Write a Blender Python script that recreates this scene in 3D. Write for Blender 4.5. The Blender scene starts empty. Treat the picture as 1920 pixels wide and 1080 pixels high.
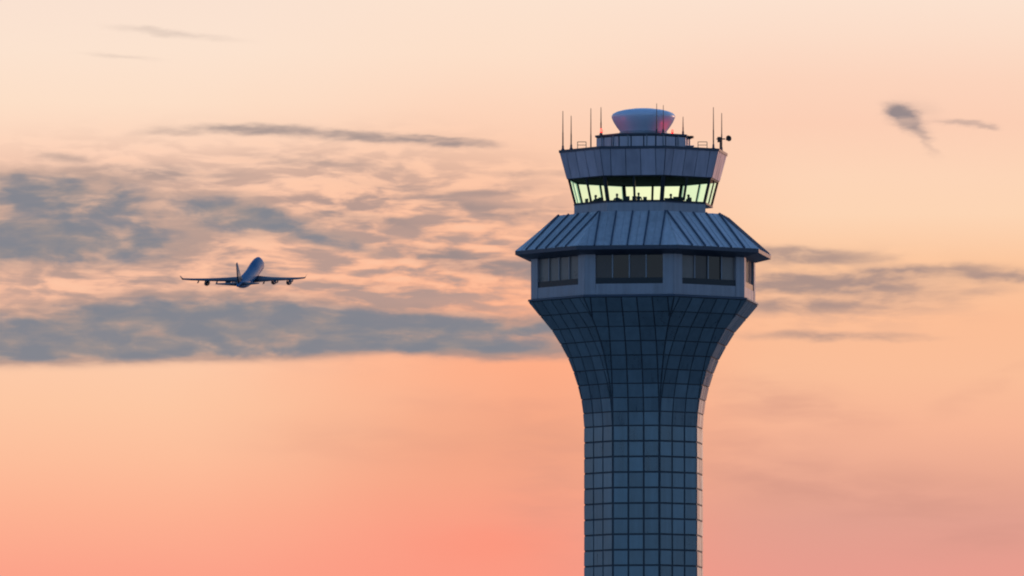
import bpy, bmesh, math, random
from mathutils import Vector, Matrix
random.seed(7)
sc = bpy.context.scene
COL = sc.collection
rad = math.radians

# ------------------------------------------------------------------ camera
D = 930.0                      # metres from the camera to the tower axis
CZ = 4.0
F = 22364.0                    # focal length in photo pixels (1920 wide)
ALPHA = rad(3.655)
XC = -10.27
cam_d = bpy.data.cameras.new('camera')
cam = bpy.data.objects.new('camera', cam_d)
COL.objects.link(cam)
cam_d.sensor_width = 36.0
cam_d.lens = F / 1920 * 36
cam_d.clip_start = 1.0
cam_d.clip_end = 300000
cam.location = (XC, -D, CZ)
cam.rotation_euler = (math.pi / 2 + ALPHA, 0, 0)
sc.camera = cam
sc.view_settings.view_transform = 'Standard'
sc.view_settings.look = 'None'
sc.view_settings.exposure = 1.95
sc.view_settings.gamma = 1
sc.cycles.filter_width = 2.0
sc.cycles.max_bounces = 8
sc.cycles.transparent_max_bounces = 12

SUN_AZ = 40.0                  # degrees from +Y towards +X (behind and right of the tower)
SUN_EL = 2.0
sun_d = bpy.data.lights.new('sun', 'SUN')
sun_d.energy = 0.19
sun_d.angle = rad(0.5)
sun_d.color = (1.0, 0.52, 0.32)
sun = bpy.data.objects.new('sun', sun_d)
COL.objects.link(sun)
sv = Vector((math.sin(rad(SUN_AZ)), math.cos(rad(SUN_AZ)), math.tan(rad(SUN_EL))))
sun.rotation_euler = sv.to_track_quat('Z', 'Y').to_euler()
sun.location = (200, 200, 150)


def lin(r, g, b):
    def f(c):
        c /= 255.0
        return c / 12.92 if c <= 0.04045 else ((c + 0.055) / 1.055) ** 2.4
    return (f(r), f(g), f(b), 1.0)


# ------------------------------------------------------------------ sky
SKY_STRENGTH = 0.15
world = bpy.data.worlds.new('World')
sc.world = world
world.use_nodes = True
nt = world.node_tree
nt.nodes.clear()
L = nt.links


def put(sock, v):
    if hasattr(v, 'is_linked') or isinstance(v, bpy.types.NodeSocket):
        L.new(v, sock)
    else:
        sock.default_value = v


def M(op, a, b=0.0, c=0.0, clamp=False):
    n = nt.nodes.new('ShaderNodeMath')
    n.operation = op
    n.use_clamp = clamp
    put(n.inputs[0], a); put(n.inputs[1], b); put(n.inputs[2], c)
    return n.outputs[0]


def smooth(x, lo, hi, a=0.0, b=1.0):
    n = nt.nodes.new('ShaderNodeMapRange')
    n.interpolation_type = 'SMOOTHSTEP'
    put(n.inputs[0], x)
    n.inputs[1].default_value = lo; n.inputs[2].default_value = hi
    n.inputs[3].default_value = a; n.inputs[4].default_value = b
    return n.outputs[0]


def mixc(f, a, b):
    n = nt.nodes.new('ShaderNodeMix')
    n.data_type = 'RGBA'
    put(n.inputs[0], f); put(n.inputs[6], a); put(n.inputs[7], b)
    return n.outputs[2]


def vmath(op, a, b):
    n = nt.nodes.new('ShaderNodeVectorMath')
    n.operation = op
    put(n.inputs[0], a); put(n.inputs[1], b)
    return n.outputs[0]


def noise(vec, scale=1.0, detail=4.0, rough=0.55, color=False):
    n = nt.nodes.new('ShaderNodeTexNoise')
    L.new(vec, n.inputs['Vector'])
    n.inputs['Scale'].default_value = scale
    n.inputs['Detail'].default_value = detail
    n.inputs['Roughness'].default_value = rough
    return n.outputs['Color'] if color else n.outputs[0]


def ramp(fac, stops):
    n = nt.nodes.new('ShaderNodeValToRGB')
    cr = n.color_ramp
    cr.interpolation = 'B_SPLINE' if False else 'LINEAR'
    while len(cr.elements) < len(stops):
        cr.elements.new(0.5)
    for e, (p, c) in zip(cr.elements, sorted(stops, key=lambda s: s[0])):
        e.position = p
        e.color = lin(*c)
    L.new(fac, n.inputs[0])
    return n.outputs[0]


tc = nt.nodes.new('ShaderNodeTexCoord')
sep = nt.nodes.new('ShaderNodeSeparateXYZ')
L.new(tc.outputs['Generated'], sep.inputs[0])
dx, dy, dz = sep.outputs
ys = M('MAXIMUM', dy, 0.02)
# azimuth and elevation tangents of the sky direction, in hundredths-of-pixel units of a 1920 px frame
U = M('MULTIPLY_ADD', M('DIVIDE', dx, ys), F / 100, 9.60)
V = M('MULTIPLY_ADD', M('SUBTRACT', M('DIVIDE', dz, ys), math.tan(ALPHA)), -F / 100, 5.40)
comb = nt.nodes.new('ShaderNodeCombineXYZ')
L.new(U, comb.inputs[0]); L.new(V, comb.inputs[1])
P = comb.outputs[0]

tpos = M('SUBTRACT', 1.0, M('DIVIDE', V, 10.8), clamp=True)


def st(d):
    return [((1080 - y) / 1080.0, c) for y, c in d.items()]


ramp_l = ramp(tpos, st({1080: (252, 163, 138), 960: (253, 178, 146), 860: (253, 190, 155), 760: (253, 199, 163),
                        690: (253, 202, 168), 560: (252, 192, 160), 400: (252, 198, 168), 290: (253, 210, 184), 190: (253, 223, 199),
                        90: (252, 227, 207), 0: (250, 226, 209)}))
ramp_m = ramp(tpos, st({1080: (252, 153, 130), 1000: (251, 157, 132), 900: (246, 165, 134), 820: (242, 166, 133),
                        740: (250, 172, 136), 680: (254, 174, 136), 560: (253, 180, 143), 420: (252, 190, 156), 300: (252, 202, 172),
                        200: (253, 213, 187), 100: (253, 223, 200), 0: (252, 226, 206)}))
ramp_r = ramp(tpos, st({1080: (232, 156, 142), 980: (226, 160, 143), 900: (233, 168, 144), 800: (247, 182, 150), 700: (250, 190, 153),
                        600: (251, 190, 151), 500: (252, 198, 157), 400: (253, 213, 180), 330: (253, 213, 183), 230: (252, 207, 181),
                        150: (252, 212, 188), 60: (252, 221, 200), 0: (252, 225, 206)}))
big = noise(vmath('MULTIPLY', P, (0.12, 0.22, 1.0)), 1.0, 3.0)
Uw = M('MULTIPLY_ADD', M('SUBTRACT', big, 0.5), 5.0, U)
warm = mixc(smooth(Uw, 2.5, 9.5), ramp_l, ramp_m)
warm = mixc(smooth(Uw, 9.5, 15.5), warm, ramp_r)

# domain-warped coordinates for the clouds
w1 = noise(vmath('MULTIPLY', P, (0.45, 1.1, 1.0)), 1.0, 3.0, 0.5, True)
w1 = vmath('MULTIPLY', vmath('SUBTRACT', w1, (0.5, 0.5, 0.5)), (1.3, 0.36, 0.0))
PW = vmath('ADD', P, w1)
w2 = noise(vmath('MULTIPLY', P, (1.6, 4.2, 1.0)), 1.0, 4.0, 0.6, True)
w2 = vmath('MULTIPLY', vmath('SUBTRACT', w2, (0.5, 0.5, 0.5)), (0.6, 0.17, 0.0))
PB = vmath('ADD', vmath('ADD', P, vmath('MULTIPLY', w1, (0.45, 0.45, 0.0))), w2)


def blob(vec, x, y, a, b, rot=0.0, wgt=1.0):
    mp = nt.nodes.new('ShaderNodeMapping')
    mp.vector_type = 'TEXTURE'
    L.new(vec, mp.inputs[0])
    mp.inputs[1].default_value = (x / 100, y / 100, 0)
    mp.inputs[2].default_value = (0, 0, rad(rot))
    mp.inputs[3].default_value = (a / 100, b / 100, 1)
    g = nt.nodes.new('ShaderNodeTexGradient')
    g.gradient_type = 'SPHERICAL'
    L.new(mp.outputs[0], g.inputs[0])
    return M('MULTIPLY', smooth(g.outputs[1], 0.0, 1.0), wgt)


def field(vec, items):
    acc = None
    for it in items:
        b = blob(vec, *it)
        acc = b if acc is None else M('ADD', acc, b)
    return acc


DENSE = [  # x, y, half length, half height, rotation, weight
    (60, 442, 450, 100, 0, 1.15), (110, 355, 310, 62, 4, 1.1), (930, 612, 330, 34, 1, 0.75), (940, 655, 320, 30, 0, 0.85), (-60, 455, 300, 56, 0, 0.6), (250, 465, 200, 46, 0, 0.4),
    (250, 630, 720, 88, -1, 1.1), (0, 650, 480, 62, 0, 0.7), (420, 582, 420, 66, 2, 0.75), (720, 616, 420, 56, 2, 0.85),
    (600, 655, 520, 36, -1, 0.6), (140, 590, 300, 40, 0, 0.35),
    (440, 402, 150, 62, 12, 1.05), (570, 436, 250, 32, 14, 0.8), (540, 410, 260, 26, 6, 0.25), (330, 405, 180, 46, 0, 0.3),
]
STREAK = [
    (920, 655, 330, 32, 1, 1.0), (960, 608, 260, 26, 0, 0.75), (800, 640, 260, 26, 0, 0.5),
    (890, 492, 230, 34, 8, 0.95), (950, 505, 160, 20, 0, 0.4), (670, 408, 220, 26, 6, 0.6), (880, 385, 190, 22, 6, 0.5),
    (660, 254, 330, 20, 4, 0.75), (400, 243, 230, 18, -2, 0.55), (850, 265, 140, 15, 4, 0.6), (600, 305, 320, 28, 4, 0.4),
    (990, 325, 190, 14, 0, 0.5), (1000, 400, 180, 16, -4, 0.45), (110, 292, 100, 18, 4, 0.5), (960, 358, 220, 16, -3, 0.45),
    (340, 322, 280, 30, 3, 0.45), (180, 330, 320, 34, 4, 0.4), (700, 540, 260, 22, 4, 0.3), (820, 575, 240, 20, 2, 0.35), (760, 350, 220, 20, 4, 0.35),
    (1480, 477, 290, 26, 2, 0.8), (1540, 528, 400, 30, -2, 0.95), (1460, 530, 220, 26, 0, 0.4), (1900, 516, 190, 26, 2, 0.75),
    (1600, 568, 340, 32, 0, 0.5), (1440, 575, 240, 28, 0, 0.35), (1560, 630, 320, 18, 1, 0.6), (1760, 545, 300, 24, 0, 0.4), (1720, 505, 260, 16, -4, 0.45),
    (320, 60, 230, 14, 6, 0.32), (225, 103, 140, 10, 4, 0.25),
]
MIST = [  # thin striated veil
    (300, 440, 700, 250, 0, 1.0), (760, 430, 480, 240, 4, 1.0), (600, 560, 620, 160, 0, 0.7), (1560, 545, 420, 110, 0, 0.55),
    (60, 560, 400, 160, 0, 0.5), (960, 480, 260, 220, 0, 0.45),
]
PUFF = [(1686, 211, 58, 34, 12, 1.15), (1712, 232, 66, 30, 36, 0.95), (1745, 272, 48, 20, 54, 0.5), (1725, 200, 100, 44, 15, 0.35),
        (1812, 231, 96, 12, 4, 0.75), (1865, 239, 40, 8, 10, 0.4)]

n_str = noise(vmath('MULTIPLY', PW, (0.72, 3.3, 1.0)), 1.0, 4.0, 0.50)
n_fine = noise(vmath('MULTIPLY', PW, (1.7, 6.2, 1.0)), 1.0, 3.0, 0.5)
n_cum = noise(vmath('MULTIPLY', PW, (0.95, 2.1, 1.0)), 1.0, 4.0, 0.5)
edge = smooth(M('MULTIPLY_ADD', U, 0.028, V), 7.12, 6.66)          # the flat underside of the low bank
dense_f = M('MULTIPLY', M('MINIMUM', field(PB, DENSE), 1.35), edge)
streak_f = M('MINIMUM', field(PB, STREAK), 1.1)
mist_f = M('MINIMUM', field(P, MIST), 1.15)
nn = M('MULTIPLY_ADD', n_fine, 0.45, M('MULTIPLY', n_str, 0.85))          # about 0.65 +- 0.15
nm = M('MULTIPLY_ADD', n_fine, 0.35, M('MULTIPLY', n_cum, 0.95))
dd = M('MULTIPLY', dense_f, smooth(nm, 0.36, 0.86, 0.50, 1.6))
dens = smooth(dd, 0.0, 1.45)
sstr = M('MULTIPLY', smooth(streak_f, 0.02, 0.75), smooth(nn, 0.42, 0.78, 0.35, 1.0))
mm = M('MULTIPLY', mist_f, smooth(nn, 0.55, 0.76))
lite = M('MULTIPLY', mist_f, smooth(nn, 0.64, 0.46))
pf = field(vmath('ADD', P, vmath('MULTIPLY', w2, (0.9, 1.5, 0.0))), PUFF)
puff = M('MULTIPLY', smooth(pf, 0.02, 1.5), 1.0)

sky = mixc(M('MULTIPLY', lite, 0.42), warm, lin(255, 203, 170))
sky = mixc(M('MULTIPLY', mm, 0.80, clamp=True), sky, lin(178, 151, 143))
scol = mixc(smooth(U, 6.0, 14.0), lin(150, 138, 138), lin(160, 138, 134))
sky = mixc(M('MULTIPLY', sstr, 0.85), sky, scol)
thin = mixc(smooth(V, 2.4, 6.6), lin(196, 166, 152), lin(172, 146, 138))
thick = mixc(smooth(nm, 0.78, 0.50), lin(128, 132, 142), lin(152, 143, 142))
ccol = mixc(smooth(dens, 0.12, 0.8), thin, thick)
halo = M('MULTIPLY', smooth(dense_f, 0.0, 0.55), smooth(nn, 0.40, 0.75, 0.30, 0.75))
sky = mixc(halo, sky, thin)
sky = mixc(M('MULTIPLY', M('POWER', dens, 0.8), 0.95, clamp=True), sky, ccol)
sky = mixc(M('MULTIPLY', M('MULTIPLY', puff, smooth(nn, 0.40, 0.72, 0.6, 1.1)), 0.95, clamp=True), sky, lin(152, 138, 139))
# soft dusky veils and pink glow near the horizon
veil = field(PW, [(1030, 900, 150, 240, 0, 0.5), (1420, 830, 240, 200, 0, 0.5), (1640, 925, 420, 80, 6, 0.7), (1500, 760, 300, 60, 14, 0.45), (1830, 740, 220, 34, -28, 0.3), (1860, 1010, 260, 60, -4, 0.5), (700, 830, 420, 70, 0, 0.25), (880, 760, 260, 40, 4, 0.35)])
veil = M('MULTIPLY', veil, smooth(n_str, 0.2, 0.75))
sky = mixc(M('MULTIPLY', veil, 0.55, clamp=True), sky, lin(200, 142, 128))
glow = field(PW, [(920, 1020, 200, 50, 0, 0.6)])
sky = mixc(M('MULTIPLY', glow, 0.32, clamp=True), sky, lin(255, 138, 113))

nish = nt.nodes.new('ShaderNodeTexSky')
nish.sky_type = 'NISHITA'
nish.sun_disc = False
nish.sun_elevation = rad(SUN_EL)
nish.sun_rotation = rad(SUN_AZ)
nish.altitude = 200
nish.air_density = 1.0
nish.dust_density = 0.8
nish.ozone_density = 3.0
bg_n = nt.nodes.new('ShaderNodeBackground')
belt = mixc(smooth(dz, 0.32, 0.02, 0.0, 0.75), nish.outputs[0], (0.62, 0.80, 1.25, 1.0))
L.new(belt, bg_n.inputs[0])
bg_n.inputs[1].default_value = SKY_STRENGTH
bg_w = nt.nodes.new('ShaderNodeBackground')
L.new(sky, bg_w.inputs[0])
bg_w.inputs[1].default_value = 0.259       # the exposure of +1.95 brings it back up
front = M('MULTIPLY', smooth(dy, 0.15, 0.75), smooth(dz, 0.30, 0.10))
ms = nt.nodes.new('ShaderNodeMixShader')
L.new(front, ms.inputs[0]); L.new(bg_n.outputs[0], ms.inputs[1]); L.new(bg_w.outputs[0], ms.inputs[2])
wo = nt.nodes.new('ShaderNodeOutputWorld')
L.new(ms.outputs[0], wo.inputs[0])
world.cycles.sampling_method = 'MANUAL'
world.cycles.sample_map_resolution = 1024


# ------------------------------------------------------------------ materials
def mat(name, color, rough=0.5, metal=0.0, var=0.0, island=0.0, streak=0.0, spec=0.5, emit=None, bump=0.0):
    m = bpy.data.materials.new(name)
    m.use_nodes = True
    t = m.node_tree
    bs = t.nodes['Principled BSDF']
    bs.inputs['Base Color'].default_value = (*color, 1)
    bs.inputs['Roughness'].default_value = rough
    bs.inputs['Metallic'].default_value = metal
    bs.inputs['Specular IOR Level'].default_value = spec
    if var or island or streak:
        val = None

        def nd(x):
            return t.nodes.new(x)

        def ma(op, a, b):
            q = nd('ShaderNodeMath'); q.operation = op
            for i, s in enumerate((a, b)):
                if isinstance(s, bpy.types.NodeSocket):
                    t.links.new(s, q.inputs[i])
                else:
                    q.inputs[i].default_value = s
            return q.outputs[0]
        co = nd('ShaderNodeTexCoord')
        terms = []
        if var:
            n = nd('ShaderNodeTexNoise'); n.inputs['Scale'].default_value = 0.9; n.inputs['Detail'].default_value = 6
            t.links.new(co.outputs['Object'], n.inputs['Vector'])
            terms.append(ma('MULTIPLY', ma('SUBTRACT', n.outputs[0], 0.5), var * 2))
        if streak:
            mp = nd('ShaderNodeMapping'); mp.inputs[3].default_value = (3.2, 3.2, 0.12)
            t.links.new(co.outputs['Object'], mp.inputs[0])
            n = nd('ShaderNodeTexNoise'); n.inputs['Scale'].default_value = 1.0; n.inputs['Detail'].default_value = 5
            t.links.new(mp.outputs[0], n.inputs['Vector'])
            terms.append(ma('MULTIPLY', ma('SUBTRACT', n.outputs[0], 0.5), streak * 2))
        if island:
            g = nd('ShaderNodeNewGeometry')
            terms.append(ma('MULTIPLY', ma('SUBTRACT', g.outputs['Random Per Island'], 0.5), island * 2))
        val = terms[0]
        for x in terms[1:]:
            val = ma('ADD', val, x)
        val = ma('ADD', val, 1.0)
        mx = nd('ShaderNodeVectorMath'); mx.operation = 'SCALE'
        mx.inputs[0].default_value = color
        t.links.new(val, mx.inputs['Scale'])
        t.links.new(mx.outputs[0], bs.inputs['Base Color'])
        rv = ma('MULTIPLY', val, rough)
        t.links.new(rv, bs.inputs['Roughness'])
    if emit:
        bs.inputs['Emission Color'].default_value = (*emit[0], 1)
        bs.inputs['Emission Strength'].default_value = emit[1]
    return m


m_panel = mat('metal_cladding', (0.135, 0.19, 0.232), 0.34, 0.42, var=0.16, island=0.17, streak=0.24)
m_joint = mat('dark_joint', (0.03, 0.042, 0.06), 0.7, 0.0)  # dark backing colour in the gaps between panels
m_conc = mat('painted_concrete', (0.275, 0.27, 0.315), 0.55, 0.2, var=0.18, streak=0.36)
m_roof = mat('standing_seam_metal', (0.55, 0.53, 0.57), 0.45, 0.4, var=0.14, streak=0.26, island=0.12)
m_seam = mat('seam_batten', (0.10, 0.115, 0.16), 0.5, 0.4)
m_trim = mat('dark_trim', (0.05, 0.06, 0.09), 0.5, 0.3, var=0.1)
m_fascia = mat('cab_fascia_metal', (0.40, 0.375, 0.46), 0.45, 0.35, var=0.14, streak=0.22, island=0.08)
m_frame = mat('window_frame', (0.015, 0.02, 0.028), 0.45, 0.3)
m_mull = mat('pale_mullion', (0.22, 0.235, 0.28), 0.45, 0.3)
m_dark = mat('interior_dark', (0.010, 0.012, 0.014), 0.9, spec=0.03)
m_pole = mat('antenna_rod', (0.12, 0.07, 0.055), 0.6, 0.2)
m_black = mat('black_housing', (0.012, 0.012, 0.014), 0.5)
m_radome = mat('radome_shell', (0.58, 0.62, 0.78), 0.34, 0.0, var=0.08)
m_red = mat('red_lamp_lens', (0.5, 0.02, 0.015), 0.3, emit=((1.0, 0.012, 0.008), 6.5))
m_yel = mat('weathered_rail', (0.55, 0.36, 0.18), 0.6)
m_ground = mat('airfield_ground', (0.28, 0.26, 0.25), 0.95, var=0.3)
m_plane_blue = mat('aircraft_blue_paint', (0.03, 0.12, 0.26), 0.5, 0.0, spec=0.2, var=0.06)
m_plane_white = mat('aircraft_white_paint', (0.38, 0.40, 0.44), 0.4)
m_plane_wing = mat('aircraft_wing_skin', (0.055, 0.06, 0.085), 0.5, 0.2)
m_plane_eng = mat('engine_nacelle', (0.05, 0.055, 0.08), 0.4, 0.3)
m_skin = mat('skin', (0.35, 0.2, 0.14), 0.6)
m_shirt = mat('dark_shirt', (0.03, 0.05, 0.07), 0.8)
m_shirt2 = mat('blue_shirt', (0.05, 0.12, 0.2), 0.8)
m_trous = mat('trousers', (0.02, 0.022, 0.03), 0.85)
m_hair = mat('hair', (0.015, 0.01, 0.008), 0.6)


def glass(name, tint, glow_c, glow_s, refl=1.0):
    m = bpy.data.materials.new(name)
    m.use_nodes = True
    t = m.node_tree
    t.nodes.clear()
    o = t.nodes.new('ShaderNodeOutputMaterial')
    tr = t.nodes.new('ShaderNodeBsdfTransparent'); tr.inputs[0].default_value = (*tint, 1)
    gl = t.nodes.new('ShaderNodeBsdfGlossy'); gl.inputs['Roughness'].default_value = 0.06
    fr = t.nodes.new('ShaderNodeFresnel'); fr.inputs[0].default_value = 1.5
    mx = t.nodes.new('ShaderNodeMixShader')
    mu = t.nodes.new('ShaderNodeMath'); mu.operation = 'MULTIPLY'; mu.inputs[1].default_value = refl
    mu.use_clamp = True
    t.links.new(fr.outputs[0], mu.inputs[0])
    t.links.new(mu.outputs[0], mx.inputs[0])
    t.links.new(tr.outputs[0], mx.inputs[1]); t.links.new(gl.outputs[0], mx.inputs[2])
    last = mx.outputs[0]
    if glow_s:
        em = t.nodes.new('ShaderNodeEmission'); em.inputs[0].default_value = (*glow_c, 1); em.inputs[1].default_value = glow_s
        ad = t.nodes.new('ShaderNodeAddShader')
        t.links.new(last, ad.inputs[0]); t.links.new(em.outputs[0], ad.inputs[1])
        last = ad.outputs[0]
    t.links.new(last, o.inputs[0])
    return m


m_cabglass = glass('green_tinted_glass', (0.86, 1.0, 0.93), (0, 0, 0), 0.0, 0.3)
m_glow_film = glass('added_glow_film', (0.98, 1.0, 0.95), (0.54, 0.80, 0.56), 0.125, 0.0)  # added emitter, clear film that lends the far panes a green-yellow glow
m_bodyglass = mat('dark_bronze_glass', (0.012, 0.010, 0.011), 0.10, 0.0, spec=0.5, var=0.2)


# ------------------------------------------------------------------ mesh helpers
def obj(name, bm, mats, parent=None, smooth_=False, recalc=True):
    if recalc:
        bmesh.ops.recalc_face_normals(bm, faces=bm.faces)
    me = bpy.data.meshes.new(name)
    bm.to_mesh(me); bm.free()
    for m in (mats if isinstance(mats, (list, tuple)) else [mats]):
        me.materials.append(m)
    if smooth_:
        for p in me.polygons:
            p.use_smooth = True
    o = bpy.data.objects.new(name, me)
    COL.objects.link(o)
    if parent:
        o.parent = parent
    return o


def thing(name, label, cat, loc=(0, 0, 0), group=None):
    o = bpy.data.objects.new(name, None)
    o.empty_display_size = 0.3
    COL.objects.link(o)
    o.location = loc
    o['label'] = label; o['category'] = cat
    if group:
        o['group'] = group
    return o


def tag(o, label, cat, group=None):
    o['label'] = label; o['category'] = cat
    if group:
        o['group'] = group
    return o


def face(bm, pts, mi=0):
    vs = [bm.verts.new(p) for p in pts]
    f = bm.faces.new(vs)
    f.material_index = mi
    return f


def slab(bm, pts, off, mi=0):
    """extrude polygon pts by vector off"""
    a = [bm.verts.new(p) for p in pts]
    b = [bm.verts.new(Vector(p) + off) for p in pts]
    n = len(pts)
    fs = [bm.faces.new(a[::-1]), bm.faces.new(b)]
    for i in range(n):
        fs.append(bm.faces.new((a[i], a[(i + 1) % n], b[(i + 1) % n], b[i])))
    for f in fs:
        f.material_index = mi


def box(bm, c, sx, sy, sz, rz=0.0, mi=0):
    r = Matrix.Rotation(rz, 3, 'Z')
    c = Vector(c)
    pts = [c + r @ Vector((x * sx / 2, y * sy / 2, -sz / 2)) for x, y in ((-1, -1), (1, -1), (1, 1), (-1, 1))]
    slab(bm, pts, Vector((0, 0, sz)), mi)


def tube(bm, a, b, r0, r1=None, n=8, mi=0):
    a = Vector(a); b = Vector(b)
    r1 = r0 if r1 is None else r1
    d = (b - a).normalized()
    u = d.orthogonal().normalized(); v = d.cross(u)
    A = []; B = []
    for i in range(n):
        t = 2 * math.pi * i / n
        w = u * math.cos(t) + v * math.sin(t)
        A.append(bm.verts.new(a + w * r0)); B.append(bm.verts.new(b + w * r1))
    fs = [bm.faces.new(A[::-1]), bm.faces.new(B)]
    for i in range(n):
        fs.append(bm.faces.new((A[i], A[(i + 1) % n], B[(i + 1) % n], B[i])))
    for f in fs:
        f.material_index = mi


def lathe(bm, prof, n=48, c=(0, 0, 0), mi=0):
    c = Vector(c)
    rings = []
    for r, z in prof:
        if r < 1e-4:
            rings.append([bm.verts.new(c + Vector((0, 0, z)))])
        else:
            rings.append([bm.verts.new(c + Vector((r * math.cos(2 * math.pi * i / n), r * math.sin(2 * math.pi * i / n), z))) for i in range(n)])
    for A, B in zip(rings, rings[1:]):
        for i in range(n):
            j = (i + 1) % n
            if len(A) == 1:
                f = bm.faces.new((A[0], B[j], B[i]))
            elif len(B) == 1:
                f = bm.faces.new((A[i], A[j], B[0]))
            else:
                f = bm.faces.new((A[i], A[j], B[j], B[i]))
            f.material_index = mi


BM = bmesh.new
PXM = 24.0                      # photo pixels per metre at the tower


def H(y, depth=0.0):
    """height of a photo row at a place 'depth' metres nearer than the tower axis"""
    return CZ + (D - depth) * math.tan(ALPHA + math.atan((540 - y) / F))


def XW(x, depth=0.0):
    return XC + (x - 960) / F * (D - depth) / math.cos(ALPHA)


# the octagonal plan: eight corners, seen turned a little from the camera
ANG = [rad(14.3 + 45 * k) for k in range(8)]


def corner(k, R, z):
    a = ANG[k % 8]
    return Vector((R * math.sin(a), -R * math.cos(a), z))


def ring(R, z):
    return [corner(k, R, z) for k in range(8)]


def loft(bm, rings, mi=0, cap0=False, cap1=False):
    vr = [[bm.verts.new(p) for p in r] for r in rings]
    n = len(vr[0])
    for A, B in zip(vr, vr[1:]):
        for i in range(n):
            f = bm.faces.new((A[i], A[(i + 1) % n], B[(i + 1) % n], B[i]))
            f.material_index = mi
    if cap0:
        bm.faces.new(vr[0][::-1]).material_index = mi
    if cap1:
        bm.faces.new(vr[-1]).material_index = mi


def trapezoid(k, R0, z0, R1, z1):
    """one face of the octagon as (origin at bottom centre, along, upslope, outward normal, half widths, slope length)"""
    a0, a1 = corner(k, R0, z0), corner(k + 1, R0, z0)
    b0, b1 = corner(k, R1, z1), corner(k + 1, R1, z1)
    o = (a0 + a1) / 2
    t = (b0 + b1) / 2
    e = (a1 - a0).normalized()
    s = t - o
    ln = s.length
    s.normalize()
    n = e.cross(s)
    if n.dot(Vector((o.x, o.y, 0))) < 0:
        n = -n
    return o, e, s, n, (a1 - a0).length / 2, (b1 - b0).length / 2, ln


def clip_poly(poly, fn):
    out = []
    for i, p in enumerate(poly):
        q = poly[(i + 1) % len(poly)]
        fp, fq = fn(p), fn(q)
        if fp >= 0:
            out.append(p)
        if fp * fq < 0:
            t = fp / (fp - fq)
            out.append((p[0] + (q[0] - p[0]) * t, p[1] + (q[1] - p[1]) * t))
    return out


def clad(bm, k, R0, z0, R1, z1, cuts, gap, thick, mi=0, wob=0.0, base=0.0):
    o, e, s, n, w0, w1, ln = trapezoid(k, R0, z0, R1, z1)
    g = gap / 2
    for ua, ub in zip(cuts, cuts[1:]):
        poly = [(ua + g, g), (ub - g, g), (ub - g, ln - g), (ua + g, ln - g)]
        poly = clip_poly(poly, lambda p: (w0 + (w1 - w0) * p[1] / ln - g) - p[0])
        if len(poly) > 2:
            poly = clip_poly(poly, lambda p: p[0] + (w0 + (w1 - w0) * p[1] / ln - g))
        if len(poly) < 3:
            continue
        ax, ay, off = random.uniform(-wob, wob), random.uniform(-wob, wob), random.uniform(0, wob)
        cx = sum(p[0] for p in poly) / len(poly); cy = sum(p[1] for p in poly) / len(poly)
        lo = [o + e * u + s * v + n * base for u, v in poly]
        hi = [o + e * u + s * v + n * (base + thick + off + ax * (u - cx) + ay * (v - cy)) for u, v in poly]
        A = [bm.verts.new(p) for p in lo]; B = [bm.verts.new(p) for p in hi]
        m = len(A)
        bm.faces.new(B).material_index = mi
        for i in range(m):
            bm.faces.new((A[i], A[(i + 1) % m], B[(i + 1) % m], B[i])).material_index = mi


# ------------------------------------------------------------------ ground
bm = BM()
gr = 60000
vs = [bm.verts.new((gr * math.cos(2 * math.pi * i / 64), gr * math.sin(2 * math.pi * i / 64), 0)) for i in range(64)]
bm.faces.new(vs)
o = obj('ground', bm, m_ground); o['kind'] = 'structure'

# ------------------------------------------------------------------ control tower
T = thing('control_tower', 'tall octagonal airport control tower clad in dark blue square panels with flared top', 'control tower')
px = 1.0 / PXM
cw = 113.5 * px * 2 * math.sin(rad(22.5)) / 3        # one cladding column
profile = [(569, 215), (592, 196), (615, 175), (645, 156), (677, 138.5), (709, 127), (737, 118.5), (768, 113), (803, 110.5)]
profile = [(H(y), w * px / 0.969) for y, w in profile]
SH_R = profile[-1][1]


def flare_R(z):
    if z <= profile[-1][0]:
        return SH_R
    for (za, ra), (zb, rb) in zip(profile, profile[1:]):
        if zb <= z <= za:
            return rb + (ra - rb) * (z - zb) / (za - zb)
    return profile[0][1]


z_split = H(803)
z_lip = H(569)
row = 29.0 * px
cuts = [cw * (i - 6.5) for i in range(14)]
# straight shaft
bm = BM()
rows = [z_split - row * i for i in range(int(z_split / row) + 1)][::-1]
rows = [0.0] + [r for r in rows if r > 0.3]
loft(bm, [ring(SH_R, 0.0), ring(SH_R, z_split)], 1)
for za, zb in zip(rows, rows[1:]):
    for k in range(8):
        clad(bm, k, SH_R, za, SH_R, zb, cuts, 0.14, 0.05, 0, 0.010)
obj('shaft', bm, [m_panel, m_joint], T)
# flared part
bm = BM()
nrow = 9
rows = [z_split + (z_lip - z_split) * i / nrow for i in range(nrow + 1)]
loft(bm, [ring(flare_R(z), z) for z in rows], 1)
for za, zb in zip(rows, rows[1:]):
    for k in range(8):
        clad(bm, k, flare_R(za), za, flare_R(zb), zb, cuts, 0.10, 0.05, 0, 0.008)
obj('flared_collar', bm, [m_panel, m_joint], T)
# dark lip
RB = 217 * px
bm = BM()
loft(bm, [ring(215 * px / 0.969, z_lip), ring(224 * px, z_lip + 0.02), ring(223 * px, z_lip + 0.16), ring(RB - 0.3, z_lip + 0.22)], 0, True, True)
obj('ledge', bm, m_trim, T)

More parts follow.
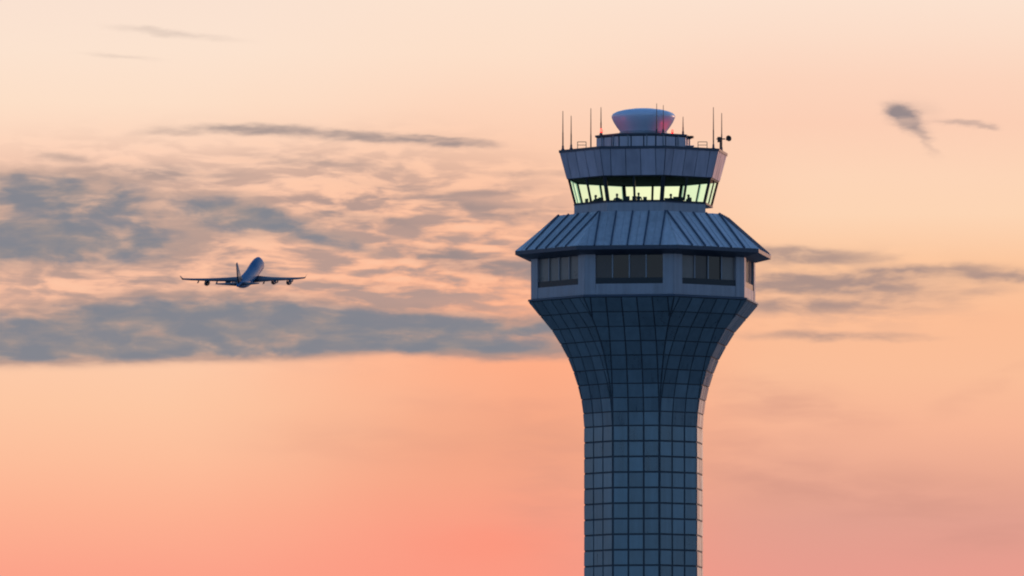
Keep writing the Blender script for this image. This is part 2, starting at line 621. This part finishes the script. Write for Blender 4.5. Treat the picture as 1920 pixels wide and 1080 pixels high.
# ---- lower glazed storey (some bays have tan panes, some darker brown ones)
m_pane_tan = mat('tan_pane', (0.20, 0.165, 0.155), 0.3, 0.0, spec=0.35, var=0.25)
m_pane_brown = mat('brown_pane', (0.055, 0.047, 0.05), 0.2, 0.0, spec=0.4, var=0.3)
BAYS = {6: (m_pane_tan, m_pane_tan, m_pane_tan, m_pane_tan), 7: (m_pane_brown, m_bodyglass, m_pane_brown, m_bodyglass), 0: (m_pane_tan, m_pane_brown, m_bodyglass, m_pane_tan)}
z_b0 = z_lip + 0.2
z_sill = H(531, 8.6)
z_head = H(491)
PIL = 20 * px
bm = BM()
loft(bm, [ring(RB - 0.42, z_b0), ring(RB - 0.42, z_head + 0.2)], 1)
for k in range(8):
    o_, e, s, n, w, _, ln = trapezoid(k, RB, z_b0, RB, z_head + 0.1)
    full = ln
    sl = z_sill - z_b0
    # sill wall, wall panels either side of the window opening
    def quad(u0, u1, v0, v1, dep):
        return [o_ + e * u0 + s * v0 - n * dep, o_ + e * u1 + s * v0 - n * dep, o_ + e * u1 + s * v1 - n * dep, o_ + e * u0 + s * v1 - n * dep]
    slab(bm, quad(-w + PIL, w - PIL, 0, sl, 0.0), -n * 0.40, 0)
    slab(bm, quad(-w, -w + PIL - 0.004, 0, full, -0.03), -n * 0.43, 0)
    slab(bm, quad(w - PIL + 0.004, w, 0, full, -0.03), -n * 0.43, 0)
obj('storey_wall', bm, [m_conc, m_dark], T)
for k in range(8):
    o_, e, s, n, w, _, ln = trapezoid(k, RB, z_sill, RB, z_head + 0.1)
    ww = w - PIL
    bm = BM()
    dep = 0.16
    nm = 4
    for i in range(1, nm):
        u = -ww + 2 * ww * i / nm
        q = [o_ + e * (u - 0.045) + s * 0.47 - n * dep, o_ + e * (u + 0.045) + s * 0.47 - n * dep, o_ + e * (u + 0.045) + s * ln - n * dep, o_ + e * (u - 0.045) + s * ln - n * dep]
        slab(bm, q, n * 0.08, 0)
    q = [o_ - e * ww + s * 0.0 - n * dep, o_ + e * ww - n * dep, o_ + e * ww + s * 0.46 - n * dep, o_ - e * ww + s * 0.46 - n * dep]
    slab(bm, q, n * 0.12, 1)
    win = obj('window', bm, [m_mull, m_frame], T)
    bays = BAYS.get(k, (m_bodyglass, m_pane_brown, m_bodyglass, m_pane_brown))
    for i, bmat in enumerate(bays):
        bm = BM()
        ua, ub = -ww + 2 * ww * i / 4 + (0.002 if i else 0), -ww + 2 * ww * (i + 1) / 4
        slab(bm, [o_ + e * ua - n * 0.22, o_ + e * ub - n * 0.22, o_ + e * ub + s * ln - n * 0.22, o_ + e * ua + s * ln - n * 0.22], n * 0.03, 0)
        obj('pane', bm, bmat, win)

# ---- skirt roof
R_EA = 247 * px
z_e1 = H(476); z_e0 = H(483)
R_RT = 163 * px
z_rt = H(405, 1.68)
bm = BM()
rbar = 1.28
for k in range(8):
    rc = [rbar * (i - 6.0) for i in range(13)]
    clad(bm, k, R_EA, z_e1, R_RT, z_rt, rc, 0.05, 0.05, 0, 0.006)
loft(bm, [ring(R_EA, z_e1), ring(R_RT, z_rt)], 1)
for k in range(8):
    o_, e, s, n, w0, w1, ln = trapezoid(k, R_EA, z_e1, R_RT, z_rt)
    for i in range(-6, 7):
        u = rbar * i
        if abs(u) > w0 - 0.2:
            continue
        top = ln if abs(u) < w1 else ln * (w0 - abs(u)) / (w0 - w1)
        q = [o_ + e * (u - 0.055), o_ + e * (u + 0.055), o_ + e * (u + 0.055) + s * top, o_ + e * (u - 0.055) + s * top]
        slab(bm, [p + n * 0.02 for p in q], n * 0.15, 1)
    for i in range(-7, 7):
        u = rbar * (i + 0.5)
        if abs(u) > w0 - 0.2:
            continue
        top = ln if abs(u) < w1 else ln * (w0 - abs(u)) / (w0 - w1)
        q = [o_ + e * (u - 0.025), o_ + e * (u + 0.025), o_ + e * (u + 0.025) + s * top, o_ + e * (u - 0.025) + s * top]
        slab(bm, [p + n * 0.02 for p in q], n * 0.075, 0)
    # hip capping along the corner
    a, b = corner(k, R_EA, z_e1), corner(k, R_RT, z_rt)
    tube(bm, a, b, 0.09, 0.09, 6, 0)
roof = obj('skirt_roof', bm, [m_roof, m_seam], T)
bm = BM()
loft(bm, [ring(RB - 0.2, z_head), ring(R_EA - 0.10, z_e0), ring(R_EA + 0.05, z_e0 + 0.04), ring(R_EA + 0.06, z_e1 + 0.03), ring(R_EA - 0.12, z_e1 + 0.06)], 0)
obj('eave', bm, m_trim, roof)
bm = BM()
loft(bm, [ring(R_RT, z_rt - 0.02), ring(R_RT - 0.08, z_rt + 0.06), ring(100 * px, z_rt + 0.08)], 0, False, True)
obj('roof_ledge', bm, m_roof, T)

# ---- cab
R_S = 135 * px
R_P = 162 * px
z_s = H(383, 1.39)
z_p = H(283, 1.67)


def cab_R(z):
    return R_S + (R_P - R_S) * (z - z_s) / (z_p - z_s)


z_f = H(328, 6.0)               # underside of the deep fascia
base_ring = [corner(k, R_S * (0.80 if k == 2 else 1.0) - 0.03, 0) for k in range(8)]
lo = [Vector((p.x, p.y, z_rt + 0.08)) for p in base_ring]
hi = [Vector((p.x, p.y, z_s - 0.10)) for p in base_ring]
bm = BM()
loft(bm, [lo, hi], 0)
obj('cab_base', bm, m_conc, T)
bm = BM()
inn = [Vector((p.x * 0.93, p.y * 0.93, z_s - 0.10)) for p in base_ring]
inn2 = [Vector((p.x, p.y, z_s)) for p in inn]
loft(bm, [inn, ring(R_S, z_s - 0.10), ring(R_S + 0.02, z_s), inn2], 0)
obj('window_sill', bm, m_trim, T)
bm = BM()
loft(bm, [[p * 1.0 for p in ring(R_S * 0.78, z_rt + 0.12)]], 0) if False else None
slab(bm, ring(R_S * 0.78, z_rt + 0.10), Vector((0, 0, 0.06)))
obj('cab_floor', bm, m_dark, T)
bm = BM()
slab(bm, ring(cab_R(z_f) - 0.14, z_f + 0.03), Vector((0, 0, 0.1)))
obj('cab_ceiling', bm, m_dark, T)
for k in range(8):
    o_, e, s, n, w0, w1, ln = trapezoid(k, R_S - 0.03, z_s, cab_R(z_f) - 0.03, z_f)
    bm = BM()

    def bar(u0a, u1a, v0, u0b, u1b, v1, t=0.10):
        slab(bm, [o_ + e * u0a + s * v0, o_ + e * u1a + s * v0, o_ + e * u1b + s * v1, o_ + e * u0b + s * v1], -n * t, 0)
    c = 0.19
    bar(-w0, -w0 + c, 0, -w1, -w1 + c, ln)
    bar(w0 - c, w0, 0, w1 - c, w1, ln)
    bar(-0.09, 0.09, 0.09, -0.09, 0.09, ln - 0.09)
    bar(-w0 + c + .003, w0 - c - .003, 0.0, -w0 + c + .003, w0 - c - .003, 0.06)
    bar(-w1 + c + .02, w1 - c - .02, ln - 0.085, -w1 + c + .003, w1 - c - .003, ln)
    win = obj('window', bm, m_frame, T)
    for side in (-1, 1):
        bm = BM()
        ua0, ub0, ua1, ub1 = (-w0 + c, -0.09, -w1 + c, -0.09) if side < 0 else (0.09, w0 - c, 0.09, w1 - c)
        face(bm, [o_ + e * ua0 + s * 0.08 - n * 0.05, o_ + e * ub0 + s * 0.08 - n * 0.05, o_ + e * ub1 + s * (ln - 0.08) - n * 0.05, o_ + e * ua1 + s * (ln - 0.08) - n * 0.05])
        obj('pane', bm, m_cabglass, win)
    if k in (2, 3, 4, 5):           # added emissive film inside the far windows, makes the cab glow
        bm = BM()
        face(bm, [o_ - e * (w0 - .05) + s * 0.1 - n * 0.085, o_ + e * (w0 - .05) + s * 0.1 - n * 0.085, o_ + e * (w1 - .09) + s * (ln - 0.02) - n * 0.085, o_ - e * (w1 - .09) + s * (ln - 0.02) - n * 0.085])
        obj('glow_film', bm, m_glow_film, win)
# deep leaning fascia with vertical joints
bm = BM()
loft(bm, [ring(cab_R(z_f) - 0.12, z_f), ring(cab_R(z_f), z_f), ring(R_P, z_p), ring(R_P - 0.3, z_p), ring(R_P - 0.36, z_p - 0.5)], 1)
fc = [1.17 * (i - 4.5) for i in range(10)]
for k in range(8):
    clad(bm, k, cab_R(z_f), z_f, R_P, z_p - 0.02, fc, 0.05, 0.035, 0, 0.010)
fas = obj('fascia', bm, [m_fascia, m_joint], T)
bm = BM()
loft(bm, [ring(R_P + 0.07, z_p - 0.16), ring(R_P + 0.09, z_p + 0.05), ring(R_P - 0.32, z_p + 0.07), ring(R_P - 0.33, z_p - 0.1)], 0)
obj('coping', bm, m_trim, fas)
bm = BM()
z_d = z_p - 0.45
slab(bm, ring(R_P - 0.38, z_d - 0.1), Vector((0, 0, 0.1)))
obj('roof_deck', bm, m_trim, T)

# ---- rooftop plant enclosure
R_E = 92 * px
z_t = H(254, 0.95)
bm = BM()
loft(bm, [ring(R_E - 0.08, z_d), ring(R_E - 0.08, z_t - 0.1)], 1, False, True)
hE = z_t - z_d
ec = [0.99 * (i - 2.5) for i in range(6)]
for k in range(8):
    clad(bm, k, R_E - 0.08, z_d + 0.05, R_E - 0.08, z_t - 0.18, ec, 0.10, 0.04, 0, 0.01)
    for u in (-0.5, 0.5):
        o_, e, s, n, w, _, ln = trapezoid(k, R_E, z_d, R_E, z_t)
        p = o_ + e * u * w
        tube(bm, p, p + Vector((0, 0, hE)), 0.05, 0.05, 6, 2)
enc = obj('roof_enclosure', bm, [m_fascia, m_joint, m_mull], T)
bm = BM()
loft(bm, [ring(R_E - 0.06, z_t - 0.16), ring(R_E + 0.07, z_t - 0.14), ring(R_E + 0.07, z_t), ring(R_E - 0.1, z_t + 0.02)], 0, True, True)
obj('coping', bm, m_trim, enc)
bm = BM()
zz = z_d + 0.55
for k in range(8):
    a, b = corner(k, R_E + 0.5, zz), corner(k + 1, R_E + 0.5, zz)
    tube(bm, a, b, 0.035, 0.035, 6)
    for t in (0, 0.5):
        p = a.lerp(b, t)
        tube(bm, (p.x, p.y, z_d), p, 0.03, 0.03, 6)
obj('handrail', bm, m_fascia, T)

# ------------------------------------------------------------------ radar dome
zr0 = z_t + 0.02
dz_ = lambda y: H(y)
R = thing('radar_dome', 'bowl shaped pale blue radar dome on the enclosure at the very top of the tower', 'radar dome', (0, 0, zr0))
prof = [(0.0, H(203.5)), (20 * px, H(204.2)), (38 * px, H(206.8)), (50 * px, H(210)), (57 * px, H(213.6)), (60 * px, H(217.5)), (59.5 * px, H(221)),
        (56 * px, H(229)), (50 * px, H(238.5)), (44 * px, H(246.5)), (43 * px, H(250))]
bm = BM()
lathe(bm, [(r, z - zr0) for r, z in prof], 64)
obj('dome_shell', bm, m_radome, R, True)
bm = BM()
zb = H(249) - zr0
lathe(bm, [(44.5 * px, zb + 0.05), (45.5 * px, zb - 0.08), (45.5 * px, 0.0), (0, 0.0)], 48)
obj('base_ring', bm, m_mull, R)

# ------------------------------------------------------------------ antennas
GA = 'whip antennas standing on the tower roof'


def antenna(x, y0, y1, depth, label, r=0.055, zbase=None):
    zb_ = z_p + 0.06 if zbase is None else zbase
    X = XW(x, depth)
    z1 = H(y0, depth)
    a = thing('whip_antenna', label, 'antenna', (X, -depth, zb_), GA)
    h = z1 - zb_
    b = BM()
    tube(b, (0, 0, 0), (0, 0, h * 0.45), r, r * 0.9, 8)
    tube(b, (0, 0, h * 0.45), (0, 0, h), r * 0.75, r * 0.45, 8)
    obj('rod', b, m_pole, a)
    b = BM()
    lathe(b, [(0.0, 0.0), (0.14, 0.0), (0.14, 0.05), (0.09, 0.09), (0.08, 0.34), (0.0, 0.36)], 10)
    obj('mount', b, m_trim, a)
    return a


antenna(1055.5, 208, 280, 1.9, 'leftmost thin brown whip antenna, at the left corner of the roof edge')
antenna(1071, 217, 280, 2.9, 'second whip antenna from the left, shorter than the one at the corner')
antenna(1108, 203, 262, 1.4, 'whip antenna just left of the rooftop enclosure', zbase=z_d)
antenna(1127, 201, 250, 1.6, 'whip antenna rising beside the left red lamp', zbase=z_t)
antenna(1231.5, 194, 250, 3.1, 'left one of the two whip antennas in front of the radar dome', 0.045, zbase=z_t)
antenna(1244, 197, 250, 2.9, 'right one of the two whip antennas in front of the radar dome', 0.045, zbase=z_t)
antenna(1281, 219, 257, 0.8, 'short whip antenna right of the dome, over the enclosure end', zbase=z_t)
antenna(1338, 201, 277, 3.2, 'tall whip antenna near the right corner of the roof edge')
antenna(1353.5, 212, 281, 0.0, 'rightmost whip antenna, beside the black horn')

# ------------------------------------------------------------------ red obstruction lamps
for x, y, dep, lab in ((1128, 247, 1.9, 'red warning lamp left of the radar dome'), (1261, 245, 1.6, 'red warning lamp right of the radar dome')):
    X = XW(x, dep)
    a = thing('obstruction_lamp', lab, 'warning lamp', (X, -dep, z_t + 0.02), 'red warning lamps on the rooftop enclosure')
    b = BM()
    tube(b, (0, 0, 0), (0, 0, 0.12), 0.05, 0.05, 8)
    lathe(b, [(0, 0.1), (0.1, 0.1), (0.1, 0.16), (0, 0.18)], 12)
    obj('lamp_base', b, m_trim, a)
    b = BM()
    lathe(b, [(0.08, 0.16), (0.11, 0.2), (0.11, 0.32), (0.07, 0.40), (0, 0.43)], 16)
    obj('lens', b, m_red, a, True)

# ------------------------------------------------------------------ horn on its arm
dep = -0.6
zz = H(260.5, dep)
X0 = XW(1351, dep)
a = thing('horn_loudspeaker', 'small black round horn on an arm at the right edge of the roof', 'horn', (X0, -dep, z_p))
b = BM()
tube(b, (0, 0, 0), (0, 0, zz - z_p + 0.15), 0.07, 0.06, 8)
tube(b, (-0.3, 0, zz - z_p), (0.38, 0, zz - z_p), 0.05, 0.05, 8)
box(b, (-0.12, 0, zz - z_p - 0.05), 0.22, 0.16, 0.42)
obj('bracket', b, m_pole, a)
b = BM()
lathe(b, [(0.0, -0.18), (0.08, -0.17), (0.11, -0.02), (0.19, 0.1), (0.24, 0.2), (0.21, 0.21), (0.1, 0.08), (0.0, 0.06)], 24)
ho = obj('horn_bell', b, m_black, a, True)
ho.location = (0.57, 0, zz - z_p)
ho.rotation_euler = (rad(80), 0, rad(25))

# ------------------------------------------------------------------ short roof handrails
for x0, x1, y0, dep, lab in ((1083, 1099, 266, 3.2, 'short weathered handrail on the roof left of the enclosure'),
                             (1309, 1326, 266, 3.6, 'short weathered handrail on the roof right of the enclosure')):
    xa, xb = XW(x0, dep), XW(x1, dep)
    zt = H(y0, dep)
    a = thing('roof_handrail', lab, 'handrail', (xa, -dep, z_d), 'short handrails on the tower roof')
    b = BM()
    hh = zt - z_d
    tube(b, (0, 0, hh), (xb - xa, 0, hh), 0.028, 0.028, 6)
    tube(b, (0, 0, hh - 0.25), (xb - xa, 0, hh - 0.25), 0.025, 0.025, 6)
    obj('rail', b, m_yel, a)
    for xx in (0, xb - xa):
        b = BM()
        tube(b, (xx, 0, 0), (xx, 0, hh), 0.03, 0.03, 6)
        obj('post', b, m_yel, a)

# ------------------------------------------------------------------ surveillance camera and cabinet at the right of the enclosure
dep = 0.9
X0 = XW(1291, dep)
a = thing('roof_camera', 'small dark camera on a bracket at the right end of the enclosure', 'camera', (X0, -dep, z_t - 0.55))
b = BM()
tube(b, (-0.25, 0, 0.2), (0.05, 0, 0.32), 0.05, 0.05, 8)
obj('bracket', b, m_trim, a)
b = BM()
box(b, (0.15, 0, 0.42), 0.42, 0.2, 0.2, rad(-20))
tube(b, (0.3, -0.08, 0.42), (0.4, -0.12, 0.42), 0.08, 0.09, 10)
obj('housing', b, m_black, a)
dep = 1.2
X0 = XW(1289, dep)
a = thing('equipment_cabinet', 'low dark equipment box at the foot of the enclosure, right side', 'cabinet', (X0, -dep, z_d))
b = BM()
box(b, (0.1, 0, 0.42), 0.75, 0.6, 0.84)
obj('body', b, m_trim, a)
b = BM()
box(b, (0.1, 0, 0.87), 0.85, 0.7, 0.05)
obj('lid', b, m_fascia, a)

# ------------------------------------------------------------------ people and desks inside the cab
z_fl = z_rt + 0.16


def grow(name, chains, parent=None, mats=None, mat_fn=None, sub=1):
    """chains: list of lists of (x,y,z,r); first point of later chains may repeat an existing point to branch"""
    verts = []; radii = []; edges = []; idx = {}
    def vid(p):
        key = (round(p[0], 4), round(p[1], 4), round(p[2], 4))
        if key not in idx:
            idx[key] = len(verts); verts.append(p[:3]); radii.append(p[3])
        return idx[key]
    for ch in chains:
        ids = [vid(p) for p in ch]
        edges += [(a, b) for a, b in zip(ids, ids[1:])]
    me = bpy.data.meshes.new(name)
    me.from_pydata(verts, edges, [])
    o = bpy.data.objects.new(name, me)
    COL.objects.link(o)
    sk = o.modifiers.new('skin', 'SKIN')
    sk.use_smooth_shade = True
    for i, r in enumerate(radii):
        me.skin_vertices[0].data[i].radius = (r, r)
    me.skin_vertices[0].data[0].use_root = True
    ss = o.modifiers.new('sub', 'SUBSURF'); ss.levels = sub; ss.render_levels = sub
    dg = bpy.context.evaluated_depsgraph_get()
    new = bpy.data.meshes.new_from_object(o.evaluated_get(dg))
    bpy.data.objects.remove(o)
    new.name = name
    for m in mats:
        new.materials.append(m)
    for p in new.polygons:
        p.use_smooth = True
        p.material_index = mat_fn(p.center)
    return new


def person_mesh(seated, shirt):
    hz = 0.50 if seated else 0.93          # pelvis height
    S = [(0, 0, hz, .135), (0, 0.005, hz + .14, .125), (0, 0.01, hz + .30, .14), (0, 0.01, hz + .44, .13), (0, 0.0, hz + .535, .062),
         (0, -0.015, hz + .60, .062), (0, -0.02, hz + .68, .085), (0, -0.015, hz + .76, .088), (0, -0.01, hz + .81, .06)]
    ch = [S]
    nose = [(0, -0.02, hz + .68, .085), (0, -0.115, hz + .675, .016)]
    ch.append(nose)
    for sx in (-1, 1):
        ch.append([(0, -0.02, hz + .68, .085), (sx * .085, -0.005, hz + .68, .014)])      # ear
        wr = (sx * .24, -.34, hz + .20, .027) if seated else (sx * .27, -.16, hz + .06, .027)
        el = (sx * .27, -.07, hz + .15, .042) if seated else (sx * .27, .03, hz + .18, .042)
        ch.append([S[3], (sx * .17, .01, hz + .45, .062), (sx * .215, .01, hz + .40, .055), el, wr])
        d = Vector(wr[:3]) - Vector(el[:3]); d.normalize()
        pm = Vector(wr[:3]) + d * .06
        pl = (pm.x, pm.y, pm.z, .026)
        ch.append([wr, pl])
        for i, (off, ln) in enumerate(((-.03, .070), (-.011, .082), (.009, .078), (.028, .062))):
            b = pm + d * .035 + Vector((off, 0, 0))
            t1 = b + d * ln * .55 + Vector((0, 0, -.008)); t2 = t1 + d * ln * .45 + Vector((0, 0, -.02))
            ch.append([pl, (*b, .010), (*t1, .009), (*t2, .008)])
        th = pm + Vector((-sx * .035, 0, 0)) - d * .01
        t2 = th + d * .045 + Vector((-sx * .015, 0, -.01))
        ch.append([pl, (*th, .012), (*t2, .010)])
        if seated:
            leg = [S[0], (sx * .10, -.04, hz - .02, .095), (sx * .12, -.40, hz - .01, .068), (sx * .12, -.43, .26, .052), (sx * .12, -.40, .07, .042), (sx * .13, -.55, .035, .036)]
        else:
            leg = [S[0], (sx * .095, 0, hz - .10, .095), (sx * .11, -.01, .50, .062), (sx * .115, .02, .28, .055), (sx * .115, .03, .08, .042), (sx * .13, -.12, .035, .036)]
        ch.append(leg)
    def mf(c):
        if c.z > hz + .535: return 0
        hand = (abs(c.x) > .19 and ((seated and c.y < -.33) or (not seated and c.z < hz + .075 and c.y < -.14 and c.z > hz - .25)))
        if hand: return 0
        if c.z > hz + .03 or (abs(c.x) > .2 and c.z > hz - .2 and not seated): return 1
        return 2
    return grow('body', ch, None, [m_skin, shirt, m_trous], mf)


def hair_bm(hz):
    b = BM()
    bmesh.ops.create_uvsphere(b, u_segments=16, v_segments=10, radius=1.0)
    for v in list(b.verts):
        x, y, z = v.co
        v.co = (x * .098, y * .112 + 0.005, z * .105 + hz + .725)
    kill = [v for v in b.verts if v.co.z < hz + .69 or (v.co.y < -.075 and v.co.z < hz + .755)]
    bmesh.ops.delete(b, geom=kill, context='VERTS')
    return b


body_st = person_mesh(False, m_shirt2)
body_se = person_mesh(True, m_shirt)


def person(x, dep, rz, seated, label, scale=1.0):
    p = bpy.data.objects.new('person', body_se if seated else body_st)
    COL.objects.link(p)
    p.location = (XW(x, dep), -dep, z_fl)
    p.rotation_euler = (0, 0, rad(rz)); p.scale = (scale,) * 3
    tag(p, label, 'person')
    h = obj('hair', hair_bm(0.50 if seated else 0.93), m_hair, p, True)
    return p


def chair(x, dep, rz, label):
    a = thing('swivel_chair', label, 'chair', (XW(x, dep), -dep, z_fl), 'swivel chairs in the tower cab')
    a.rotation_euler = (0, 0, rad(rz))
    b = BM(); box(b, (0, -0.05, .36), .5, .5, .07); obj('seat', b, m_black, a)
    b = BM(); box(b, (0, .24, .68), .44, .06, .46); tube(b, (0, .22, .36), (0, .25, .5), .025, .025, 6); obj('backrest', b, m_black, a)
    b = BM(); tube(b, (0, 0, .06), (0, 0, .33), .03, .03, 8)
    for i in range(5):
        t = 2 * math.pi * i / 5
        tube(b, (0, 0, .08), (.28 * math.cos(t), .28 * math.sin(t), .03), .022, .018, 6)
    obj('pedestal', b, m_black, a)


person(1197.5, 0.6, 8, False, 'person standing upright in the middle of the lit tower cab', 1.0)
for x, dep, rz, lab, cl in ((1117, 2.2, -40, 'person seated behind the left windows of the tower cab', 'chair under the person at the left cab windows'),
                            (1157, 3.7, -8, 'person seated left of the standing person in the cab', 'chair under the person left of the standing person'),
                            (1258, 3.5, 20, 'person seated behind the right part of the front cab windows', 'chair under the person at the right front cab windows'),
                            (1291, 2.7, 50, 'person seated at the far right cab windows', 'chair under the person at the far right cab windows')):
    person(x, dep, rz, True, lab, 1.10)
    chair(x, dep, rz, cl)

for k, lab in ((6, 'control desk with screens along the left cab windows'), (7, 'control desk with screens along the front cab windows'),
               (0, 'control desk with screens along the right cab windows')):
    A0, A1 = corner(k, R_S * 0.90, z_fl), corner(k + 1, R_S * 0.90, z_fl)
    mid = (A0 + A1) / 2
    ang = math.atan2(A1.y - A0.y, A1.x - A0.x)
    w = (A1 - A0).length - 0.9
    a = thing('control_desk', lab, 'desk', mid, 'control desks along the cab windows')
    a.rotation_euler = (0, 0, ang)
    hS = z_s - z_fl
    b = BM(); box(b, (0, 0, (hS - .05) / 2), w, 0.5, hS - .05); obj('cabinet', b, m_dark, a)
    b = BM(); box(b, (0, 0.1, hS - .02), w + .1, 0.75, .05); obj('worktop', b, m_black, a)
    rr = random.Random(k + 3)
    u = -w / 2 + .25
    while u < w / 2 - .2:
        mh = rr.choice((.16, .22, .30, .36)); mw = rr.uniform(.28, .5)
        b = BM()
        box(b, (u, 0.05, hS + .05 + mh / 2), mw, .07, mh, rr.uniform(-.3, .3))
        box(b, (u, 0.05, hS + .03), .12, .12, .07)
        obj('monitor', b, m_black, a)
        u += mw + rr.uniform(.08, .5)


# ------------------------------------------------------------------ airliner
def lerp(a, b, t):
    return a + (b - a) * t


def build_airliner():
    A = thing('airliner', 'four engined blue and white jumbo jet climbing away at left in the evening sky', 'airplane')
    # fuselage: nose at +Y 34, tail at -Y 34
    b = BM()
    st_ = [  # y, half width, zbot, ztop
        (34.3, .05, -.7, -.6), (33.6, .9, -1.6, .35), (32.2, 1.7, -2.3, 1.5), (30.0, 2.5, -2.95, 3.3), (27.5, 3.0, -3.2, 4.6), (24, 3.2, -3.25, 4.9),
        (16, 3.25, -3.3, 4.7), (11, 3.25, -3.7, 3.7), (7, 3.25, -3.9, 3.3), (0, 3.25, -4.0, 3.25), (-6, 3.25, -3.7, 3.25), (-12, 3.2, -3.2, 3.25),
        (-18, 2.9, -2.3, 3.2), (-24, 2.2, -1.0, 3.1), (-29, 1.35, .35, 2.75), (-32.5, .7, 1.2, 2.4), (-34.3, .25, 1.6, 2.0)]
    n = 28
    rings = []
    for y, w, z0, z1 in st_:
        zc = (z0 + z1) / 2; hh = (z1 - z0) / 2
        rg = []
        for i in range(n):
            t = 2 * math.pi * i / n
            cz = math.sin(t); cx = math.cos(t)
            ww = w * (1.0 - 0.16 * max(0, cz) * (1 if 12 < y < 31 else 0))
            rg.append(b.verts.new((ww * cx, y, zc + hh * cz)))
        rings.append(rg)
    for ra, rb in zip(rings, rings[1:]):
        for i in range(n):
            j = (i + 1) % n
            f = b.faces.new((ra[i], ra[j], rb[j], rb[i]))
            t = 2 * math.pi * (i + .5) / n
            f.material_index = 0 if (math.sin(t) > -0.45 or ra[0].co.y < -16) else 1
    b.faces.new(rings[0]); b.faces.new(rings[-1][::-1])
    obj('fuselage', b, [m_plane_blue, m_plane_white], A, True)

    def aero(name, secs, m):
        """secs: list of (le point, chord, thickness, direction of thickness)"""
        b = BM()
        pr = [(0, 0), (.03, .45), (.15, .9), (.38, 1.0), (.7, .6), (1, .04), (.7, -.45), (.38, -.75), (.15, -.7), (.03, -.4)]
        rs = []
        for le, c, th, td in secs:
            le = Vector(le); td = Vector(td)
            rs.append([b.verts.new(le + Vector((0, -u * c, 0)) + td * v * th / 2) for u, v in pr])
        for ra, rb in zip(rs, rs[1:]):
            for i in range(len(pr)):
                j = (i + 1) % len(pr)
                b.faces.new((ra[i], ra[j], rb[j], rb[i]))
        b.faces.new(rs[0]); b.faces.new(rs[-1][::-1])
        return obj(name, b, m, A, True)
    def wing_z(x):
        return -2.6 + abs(x) * math.tan(rad(5.6)) + 1.6 * (max(0, abs(x) - 6) / 26) ** 2
    up = (0, 0, 1)
    for sx in (-1, 1):
        secs = []
        for x, le, c, th in ((2.0, 12.6, 16.5, 2.1), (6, 8.9, 13.4, 1.6), (12, 3.7, 9.2, 1.1), (20, -3.2, 6.7, .75), (27, -9.2, 4.9, .5), (31.2, -12.8, 3.7, .36)):
            secs.append(((sx * x, le, wing_z(x)), c, th, up))
        w = aero('wing', secs, m_plane_wing)
        wl = aero('winglet', [((sx * 31.1, -13.0, wing_z(31.1)), 3.4, .3, (1, 0, 0)), ((sx * 32.2, -15.2, wing_z(31.1) + 1.9), 1.2, .1, (1, 0, 0))], m_plane_wing)
        wl.parent = w
        for x in (8.0, 15.5, 24.0):                      # flap track fairings under the trailing edge
            te = {8.0: -5.0, 15.5: -7.4, 24.0: -12.3}[x]
            z = wing_z(x) - .35
            b = BM()
            tube(b, (sx * x, te + 3.6, z), (sx * x, te + 1.2, z - .55), .15, .42, 8)
            tube(b, (sx * x, te + 1.2, z - .55), (sx * x, te - 2.0, z - .45), .42, .08, 8)
            obj('flap_fairing', b, m_plane_wing, w)
        aero('tailplane', [((sx * 1.0, -23.3, 1.7), 9.4, .9, up), ((sx * 11.0, -31.4, 2.95), 2.6, .25, up)], m_plane_wing)
        for x, yf in ((11.7, 6.8), (20.9, -1.6)):
            zc = wing_z(x) - 2.35
            b = BM()
            prof = [(1.0, -.25), (1.22, 0.0), (1.36, .5), (1.38, 1.8), (1.25, 3.4), (1.0, 3.5), (.78, 4.6), (.6, 5.4), (.3, 5.5), (.0, 6.1)]
            lathe(b, prof, 20)
            lathe(b, [(1.0, -.25), (.98, .5), (.0, .6)], 20)
            for v in b.verts:
                v.co = (sx * x + v.co.x, yf - v.co.z, zc + v.co.y)
            en = obj('engine', b, m_plane_eng, A, True)
            b = BM()
            slab(b, [(sx * x - .18, yf - .8, zc + 1.2), (sx * x - .18, yf - 5.6, zc + .7), (sx * x - .18, yf - 7.5, zc + 2.0), (sx * x - .18, yf - 3.6, zc + 2.25)], Vector((.36, 0, 0)))
            obj('pylon', b, m_plane_wing, en)
    aero('tail_fin', [((0, -19.5, 2.8), 13.0, 1.2, (1, 0, 0)), ((0, -22.6, 4.6), 10.9, 1.0, (1, 0, 0)), ((0, -30.6, 13.4), 4.0, .4, (1, 0, 0))], m_plane_wing)
    return A


PL_DIST = 5980.0
pl = build_airliner()
pl.location = (XC + (466 - 960) / F * PL_DIST, -D + PL_DIST, CZ + PL_DIST * math.tan(ALPHA + (540 - 518.5) / F))
pl.rotation_mode = 'XYZ'
Rm = Matrix.Rotation(rad(-9.0), 4, 'Z') @ Matrix.Rotation(rad(15.0), 4, 'X') @ Matrix.Rotation(rad(0.0), 4, 'Y')
pl.rotation_euler = Rm.to_euler('XYZ')
